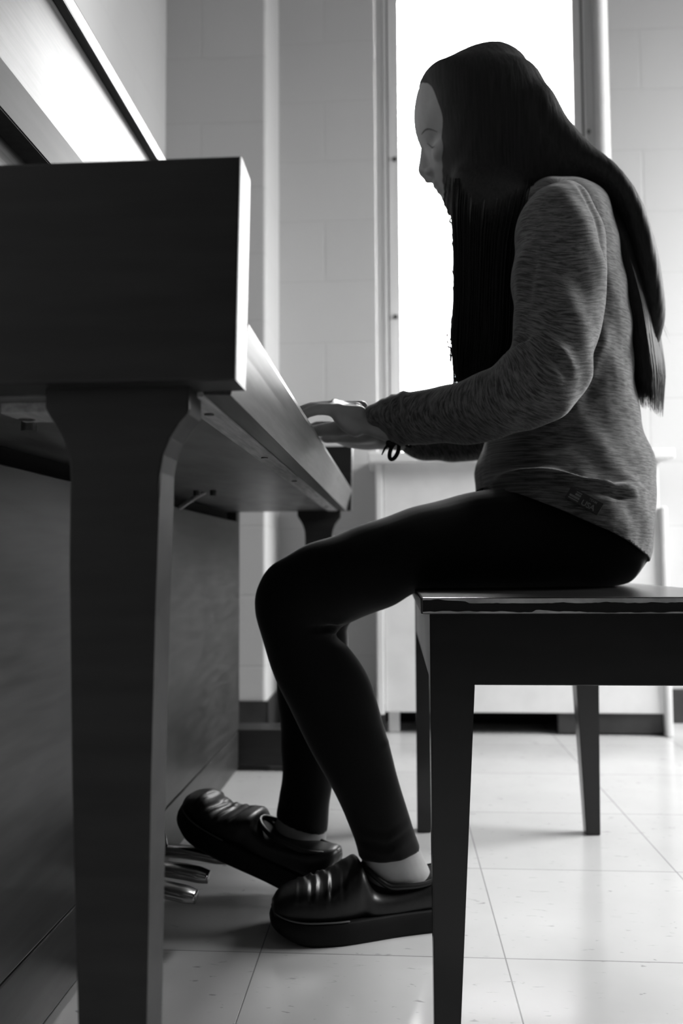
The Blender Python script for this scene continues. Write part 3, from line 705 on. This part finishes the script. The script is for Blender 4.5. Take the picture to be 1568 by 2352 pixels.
# hem patch
A_ = at(1312, 1124, 1.085); C_ = at(1355, 1182, 1.085)
bmp = bmesh.new()
box(bmp, -.0225, .0225, -.0009, .0009, -.0085, .0085, .0006)
for f in bmp.faces: f.material_index = 0
def quad(x0, x1, z0, z1, mi, y=-.0012):
    vs = [bmp.verts.new((x, y, z)) for x, z in ((x0, z0), (x1, z0), (x1, z1), (x0, z1))]; f = bmp.faces.new(vs); f.material_index = mi
quad(-.0195, -.0060, -.0060, .0060, 1); quad(-.0195, -.0135, .0005, .0060, 2, -.0014)
for k in range(3): quad(-.0195, -.0060, -.0045+k*.0040, -.0033+k*.0040, 2, -.0013)
quad(-.0036, -.0032, -.0065, .0065, 2)
def text_into(bmt, s, size, x, z, mi):
    cu = bpy.data.curves.new('t', 'FONT'); cu.body = s; cu.size = size; cu.extrude = .0003; cu.offset = size*.02
    ot = bpy.data.objects.new('t', cu); COL.objects.link(ot)
    dg = bpy.context.evaluated_depsgraph_get(); dg.update(); m_ = bpy.data.meshes.new_from_object(ot.evaluated_get(dg))
    m_.transform(Matrix.Translation((x, -.0015, z)) @ Matrix.Rotation(PI/2, 4, 'X'))
    n0 = len(bmt.faces); bmt.from_mesh(m_); bmt.faces.ensure_lookup_table()
    for f in bmt.faces[n0:]: f.material_index = mi
    bpy.data.objects.remove(ot); bpy.data.meshes.remove(m_)
text_into(bmp, 'USA', .0098, -.0022, -.0065, 3); text_into(bmp, 'TEAM', .0042, .0042, .0030, 3)
ctr = at(1334, 1153, 1.09)
bmesh.ops.recalc_face_normals(bmp, faces=bmp.faces)
mp_ = bpy.data.meshes.new('hem_patch'); bmp.to_mesh(mp_); bmp.free()
for m_ in (M_PATCH, M_PATCHL, M_PATCH, M_PATCHL): mp_.materials.append(m_)
patch = bpy.data.objects.new('hem_patch', mp_); COL.objects.link(patch); patch.parent = sweater
patch['label'] = 'small dark rectangular patch with a flag and white letters'
# lie on the cloth: find the surface under it
dgx = bpy.context.evaluated_depsgraph_get(); dgx.update()
org = Vector((ctr.x, .6, ctr.z))-parent_world(sweater)
ok, loc, nor, idx = sweater.ray_cast(org, Vector((0, 1, 0)))
if not ok: loc = ctr-parent_world(sweater); nor = Vector((0, -1, 0))
zax = Vector((0, 0, 1)); yv = -nor.normalized()
xv = yv.cross(zax).normalized(); zv = xv.cross(yv).normalized()
rot = Matrix((xv, yv, zv)).transposed()
patch.matrix_local = Matrix.Translation(loc+nor*.0028) @ rot.to_4x4() @ Matrix.Rotation(math.radians(31), 4, 'Y')

# --- leggings
bm = bmesh.new(); edges(bm, NLEG, 2.1, n=36); edges(bm, FLEG, 2.1, n=32)
edges(bm, [(1120, 1135, 1170, 1340, 1.275, .14), (1180, 1105, 1200, 1343, 1.275, .155), (1300, 1080, 1320, 1343, 1.275, .16), (1400, 1105, 1410, 1340, 1.275, .155), (1452, 1195, 1432, 1326, 1.275, .115)], 2.2, n=40)
me = remeshed(bm, .0034, 5, .5)
c = co_of(me); n = no_of(me); d = np.zeros(len(c))
for args in [([(700, 1440), (745, 1448), (790, 1440)], 1.10, .004, -.004), ([(715, 1450), (755, 1456), (792, 1450)], 1.10, .003, .003), ([(735, 1425), (770, 1432), (805, 1425)], 1.10, .004, .003),
             ([(822, 1945), (890, 1958), (958, 1925)], 1.14, .0045, .0016), ([(820, 1928), (890, 1942), (952, 1908)], 1.14, .0045, -.0016), ([(826, 1912), (890, 1925), (946, 1895)], 1.14, .0045, .0012), ([(830, 1898), (890, 1908), (940, 1880)], 1.14, .0045, -.0012),
             ([(872, 1720), (892, 1712), (905, 1700)], 1.13, .004, .003), ([(640, 1830), (660, 1838), (690, 1840)], 1.27, .004, .003), ([(630, 1862), (660, 1872), (700, 1880)], 1.27, .004, .003)]:
    d += fold(c, n, *args)
d += .0008*np.sin(c[:, 0]*60+c[:, 2]*90)*np.sin(c[:, 1]*40)
set_co(me, c+n*d[:, None])
c = co_of(me); low = c[:, 2] < BZ+.001
on = (c[:, 0] > .028) & low & (c[:, 2] > BZ-.03); c[on, 2] = BZ+.0004
set_co(me, c)
legs = mesh_obj('leggings', me, M_LEG, person, (.2, 1.275, .45))

# --- shoes
def shoe(name, place, th=1.0):
    st = [(.004, .046, .016), (.014, .056, .028), (.035, .064, .038), (.06, .068, .0455), (.085, .075, .048), (.108, .088, .046), (.120, .090, .043), (.132, .062, .042), (.155, .056, .0395), (.19, .060, .036), (.225, .070, .0335), (.248, .078, .026), (.258, .070, .014)]
    st = [(x, zt*(th if .05 < x < .125 else 1), hw) for x, zt, hw in st]
    bm = bmesh.new(); S = []
    for x, zt, hw in st: S.append((Vector((x, 0, (zt+.018)/2)), Vector((0, 0, (zt-.018)/2)), Vector((0, hw, 0))))
    loft(bm, S, 36, 2.7, 6)
    bmesh.ops.subdivide_edges(bm, edges=[e for e in bm.edges if abs(e.verts[0].co.x-e.verts[1].co.x) > .002], cuts=1)
    for v in bm.verts:
        if v.co.z > .035 and .02 < v.co.x < .115:
            k = math.exp(-((v.co.x-.065)/.03)**2)*min(1, (v.co.z-.035)/.02)
            v.co.z += .0016*k*(math.sin(v.co.x*430+abs(v.co.y)*80)+.6*math.sin(v.co.x*730-v.co.y*150+1))
    M = Matrix.Translation(place['loc']) @ Matrix.Rotation(place['yaw'], 4, 'Z') @ place.get('tilt', Matrix())
    def fin(b): bmesh.ops.transform(b, matrix=M, verts=b.verts)
    fin(bm); o = obj(name, bm, M_LEATH, person, smooth=True)
    # sole
    ol = [(.0, .010), (.006, .026), (.02, .038), (.045, .0475), (.085, .0515), (.125, .047), (.165, .041), (.205, .038), (.235, .036), (.255, .026), (.262, .010)]
    r_ = cat(ol, 4); loop = [(p[0], p[1]) for p in r_]+[(p[0], -p[1]) for p in r_[::-1]]
    bm = bmesh.new(); rings = []
    for z, k in ((0, .965), (.004, .995), (.016, 1.0), (.027, .99), (.029, .95)):
        rings.append([Vector((.131+(x-.131)*k, y*k, z+.016*max(0, (.05-x)/.05)**2*max(.2, 1-z/.035))) for x, y in loop])
    rings_to_bm(bm, rings); fin(bm); obj('sole', bm, M_SOLE, o, smooth=True)
    bm = bmesh.new(); nl = len(loop); pts = [Vector((.131+(x-.131)*.975, y*.975, .0295)) for x, y in loop if x < .12]
    front = [Vector((.131+(x-.131)*.975, y*.965, .030+.010*max(0, (.045-x)/.045)**2*.6)) for x, y in ([(p[0], p[1]) for p in r_ if p[0] < .1][::-1]+[(p[0], -p[1]) for p in r_ if p[0] < .1])]
    tube(bm, front, [.0011]*len(front), 6, 1); fin(bm); obj('piping', bm, M_WELT, o, smooth=True)
    # padded collar round the opening
    bm = bmesh.new(); cp = []
    for i in range(25):
        a = 2*PI*i/24; x = .189+.064*math.cos(a); y = .030*math.sin(a)*(1-.12*math.cos(a))
        z = .060+.014*max(0, math.cos(a))**2+ (.022*max(0, -math.cos(a)-.55)/.45)*(1 if th == 1 else .2)
        cp.append(Vector((x, y, z)))
    tube(bm, cp, [.0038]*25, 8, 2); fin(bm); obj('collar', bm, M_LEATH, o, smooth=True)
    return o
shoe('shoe', NSH)
hp = Matrix.Rotation(math.radians(20.5), 4, 'Y') @ Matrix.Translation((-.262, 0, 0))
FSH = dict(loc=Vector((-.103, 1.243, .0)), yaw=math.radians(-15), tilt=hp)
shoe('shoe', FSH, .80)

# --- bracelet: knotted cord hanging below the cuff
bm = bmesh.new()
k0 = at(905, 1005, 1.14)
def loopc(cx, cz, rx, rz, y, tilt):
    pts = []
    for i in range(17):
        a = 2*PI*i/16; x = rx*math.cos(a); z = rz*math.sin(a); pts.append(Vector((cx+x*math.cos(tilt)-z*math.sin(tilt), y+.004*math.sin(a), cz+x*math.sin(tilt)+z*math.cos(tilt))))
    return pts
q = at(905, 1036, 1.14); tube(bm, loopc(q.x, q.z, .0052, .0125, 1.14, -.35), [.0028]*17, 8, 2)
q = at(897, 1018, 1.14); ball(bm, q, .007)
tube(bm, [q, at(885, 1028, 1.14), at(877, 1044, 1.14)], [.0022, .0018, .0008], 6)
tube(bm, [q, at(925, 1020, 1.14), at(942, 1026, 1.14), at(944, 1014, 1.14)], [.0022, .0018, .002, .0022], 6)
obj('bracelet', bm, M_SOLE, person, smooth=True)

# --- hair
bm = bmesh.new()
# cap over the skull, open at the face
CAP = [(1108, 117, 1150, 117, 1.275, .018), (1062, 136, 1186, 132, 1.275, .046), (1015, 160, 1212, 156, 1.275, .064), (970, 190, 1228, 190, 1.275, .080), (966, 212, 1240, 214, 1.275, .087), (974, 235, 1252, 240, 1.275, .091),
       (984, 290, 1275, 290, 1.275, .093), (995, 340, 1305, 335, 1.275, .092), (1000, 390, 1335, 378, 1.275, .092), (1010, 430, 1365, 415, 1.275, .091), (1034, 480, 1390, 460, 1.275, .084), (1070, 530, 1380, 510, 1.275, .066)]
edges(bm, CAP[:4], 2.0, n=44); edges(bm, CAP[3:], 3.0, n=44)
# hairline on the forehead
edges(bm, [(1108, 116, 1130, 160, 1.275, .020), (1045, 138, 1090, 200, 1.275, .042), (992, 166, 1060, 230, 1.275, .058), (955, 204, 1040, 262, 1.275, .062)], 2.0)
edges(bm, [(1172, 140, 1100, 230, 1.275, .045), (1210, 175, 1120, 280, 1.275, .066), (1250, 238, 1160, 340, 1.275, .084), (1292, 315, 1200, 410, 1.275, .096)], 2.0, n=40)
for Yc, ry in ((1.168, .030), (1.385, .030)):
    lo = 0
    edges(bm, [(1036, 390, 1235, 390, Yc+(.050 if Yc < 1.2 else -.050), ry*.9), (1036, 450, 1220, 455, Yc+(.022 if Yc < 1.2 else -.022), ry), (1042, 500, 1206, 510, Yc+(.004 if Yc < 1.2 else -.004), ry), (1046, 540, 1195, 550, Yc, ry), (1050, 640, 1188, 640, Yc-.003, ry), (1046, 740, 1182, 740, Yc-.006, ry*.95),
           (1043, 810, 1176, 810, Yc-.008, ry*.9), (1048, 890, 1150, 880, Yc-.008, ry*.75)], 2.6, n=32)
BACK = [(1165, 205, 1110, 285, 1.275, .055), (1247, 235, 1150, 340, 1.275, .092), (1290, 313, 1200, 410, 1.275, .098), (1340, 378, 1265, 455, 1.275, .100), (1398, 435, 1335, 480, 1.275, .102), (1446, 508, 1382, 540, 1.275, .102),
        (1482, 605, 1405, 625, 1.275, .098), (1500, 690, 1425, 705, 1.275, .090), (1508, 750, 1440, 760, 1.275, .078), (1500, 800, 1450, 810, 1.275, .06), (1490, 840, 1462, 845, 1.275, .04)]
edges(bm, BACK, 2.5, n=40)
me = remeshed(bm, .0045, 22, .6)
c = co_of(me); n = no_of(me)
# combed grooves that follow the fall of the hair
g_ = np.sin(c[:, 0]*420+np.sin(c[:, 2]*9)*3+c[:, 1]*500)*.0003+np.sin(c[:, 1]*260+c[:, 0]*130)*.0002
set_co(me, c+n*g_[:, None])
bmh = bmesh.new(); bmh.from_mesh(me); bpy.data.meshes.remove(me)
rs = random.Random(5)
from mathutils.bvhtree import BVHTree
HB = BVHTree.FromBMesh(bmh)
def strand(pts, r0, k=5, snap=None):
    rows = cat(pts, k); P = [Vector(p[:3]) for p in rows]; m = len(P); rings = []
    if snap:
        off = rs.uniform(.0002, .0015)
        for i, p in enumerate(P):
            if p.z > snap:
                l_, n_, _i, d_ = HB.find_nearest(p, .06)
                if l_ is not None: P[i] = p.lerp(l_+n_*off, min(1, (p.z-snap)/.12))
    for i, p in enumerate(P):
        t = (P[min(i+1, m-1)]-P[max(i-1, 0)]).normalized(); s = t.cross(Vector((0, 1, 0)))
        s = s.normalized() if s.length > 1e-4 else Vector((1, 0, 0)); q = s.cross(t)
        f = i/(m-1); r = r0*(1 if f < .7 else max(.12, 1-(f-.7)/.3*.9))
        rings.append([p+(s*math.cos(2*PI*j/3)+q*math.sin(2*PI*j/3))*r for j in range(3)])
    rings_to_bm(bmh, rings, False)
def G(u, v, Y): return tuple(at(u, v, Y))
# near and far locks over the chest
for Yb, cnt in ((1.150, 620), (1.385, 260)):
    for i in range(cnt):
        s = rs.random() if i % 3 else rs.random()**3; y = Yb+rs.uniform(-.022, .026); far = Yb > 1.3; ys = 1 if not far else -1
        e = rs.uniform(-6, 6); ln = rs.uniform(-70, 22)
        lp = lambda a, b: a+(b-a)*s
        ytop = y+ys*.05
        strand([G(lp(1046, 1232)+e, 410, y+ys*.052), G(lp(1041, 1216)+e, 480, y+ys*.012), G(lp(1045, 1196)+e, 560, y), G(lp(1046, 1186)+e, 680, y),
                G(lp(1042, 1180)+e+rs.uniform(-3, 3), 790, y), G(lp(1046, 1150)+e+rs.uniform(-7, 7), 905+ln, y)], rs.uniform(.0006, .0011))
# loose wisps in front of the lock
for i in range(46):
    x0 = rs.uniform(1016, 1040); x1 = x0+rs.uniform(-4, 14); x2 = rs.uniform(1020, 1050)
    y = rs.uniform(1.18, 1.37); top = rs.uniform(395, 440)
    if i < 26: strand([G(x0+6, top, y), G(x0, 480, y), G(x1, 540, y), G(x2, 600, y), G(rs.uniform(1038, 1052), 680, y), G(rs.uniform(1036, 1050), 760, y)], rs.uniform(.0003, .0006))
    else: strand([G(1044, 640, y), G(1042, 710, y), G(rs.uniform(1024, 1042), 760, y), G(rs.uniform(1020, 1042), 820, y), G(rs.uniform(1028, 1050), rs.uniform(850, 890), y)], rs.uniform(.0003, .0007))
# back fall
gi = [(1150, 114, 1120, 150), (1190, 146, 1118, 215), (1210, 172, 1120, 262), (1247, 235, 1160, 330), (1290, 313, 1210, 400), (1340, 378, 1270, 450), (1398, 435, 1335, 478), (1446, 508, 1384, 540), (1482, 605, 1408, 625), (1503, 690, 1428, 705), (1512, 780, 1443, 785), (1520, 850, 1450, 850), (1516, 925, 1458, 905)]
for i in range(3000):
    ph = rs.uniform(0, 2*PI); wy = math.sin(ph); s = .5-.5*math.cos(ph); ln = rs.uniform(-.25, .35); pts = []
    wid = (.012, .045, .068, .085, .094, .098, .100, .100, .096, .090, .082, .075, .066)
    fan = rs.uniform(-8, 12)
    for k_, (uo, vo, ui, vi) in enumerate(gi):
        if k_ < 6: continue
        q = .90 if k_ == 6 else (.98 if k_ == 7 else 1.0); ss = .5+(s-.5)*q
        u = uo+(ui-uo)*ss; v = vo+(vi-vo)*ss
        if k_ > 8: u += fan*(k_-8)/4*(.6+.8*rs.random()*.3)
        pts.append(G(u, v, 1.275+wy*wid[k_]*q))
    p, q = Vector(pts[-2]), Vector(pts[-1]); pts[-1] = tuple(p+(q-p)*rs.uniform(.05, 1.0 if rs.random() < .6 else 1.45))
    strand(pts, rs.uniform(.0008, .0015), 4)
# flyaways
for i in range(26):
    k_ = rs.randrange(2, 10); uo, vo, _, _ = gi[k_]; wy = rs.uniform(-.05, .05)
    strand([G(uo-20, vo-10, 1.275+wy), G(uo+rs.uniform(0, 8), vo+20, 1.275+wy), G(uo+rs.uniform(5, 24)+20, vo+70+rs.uniform(0, 30), 1.275+wy)], .00022)
for i in range(16):
    u = rs.uniform(1090, 1140); v = 103+abs(u-1120)*.25
    strand([G(u+30, v+8, 1.275+rs.uniform(-.03, .03)), G(u, v-rs.uniform(-3, 3), 1.275), G(u-rs.uniform(8, 20), v+rs.uniform(0, 9), 1.275)], .0003)
hair = obj('hair', bmh, M_HAIR, person, smooth=True)
hair['label'] = 'very long straight black hair falling down front and back'
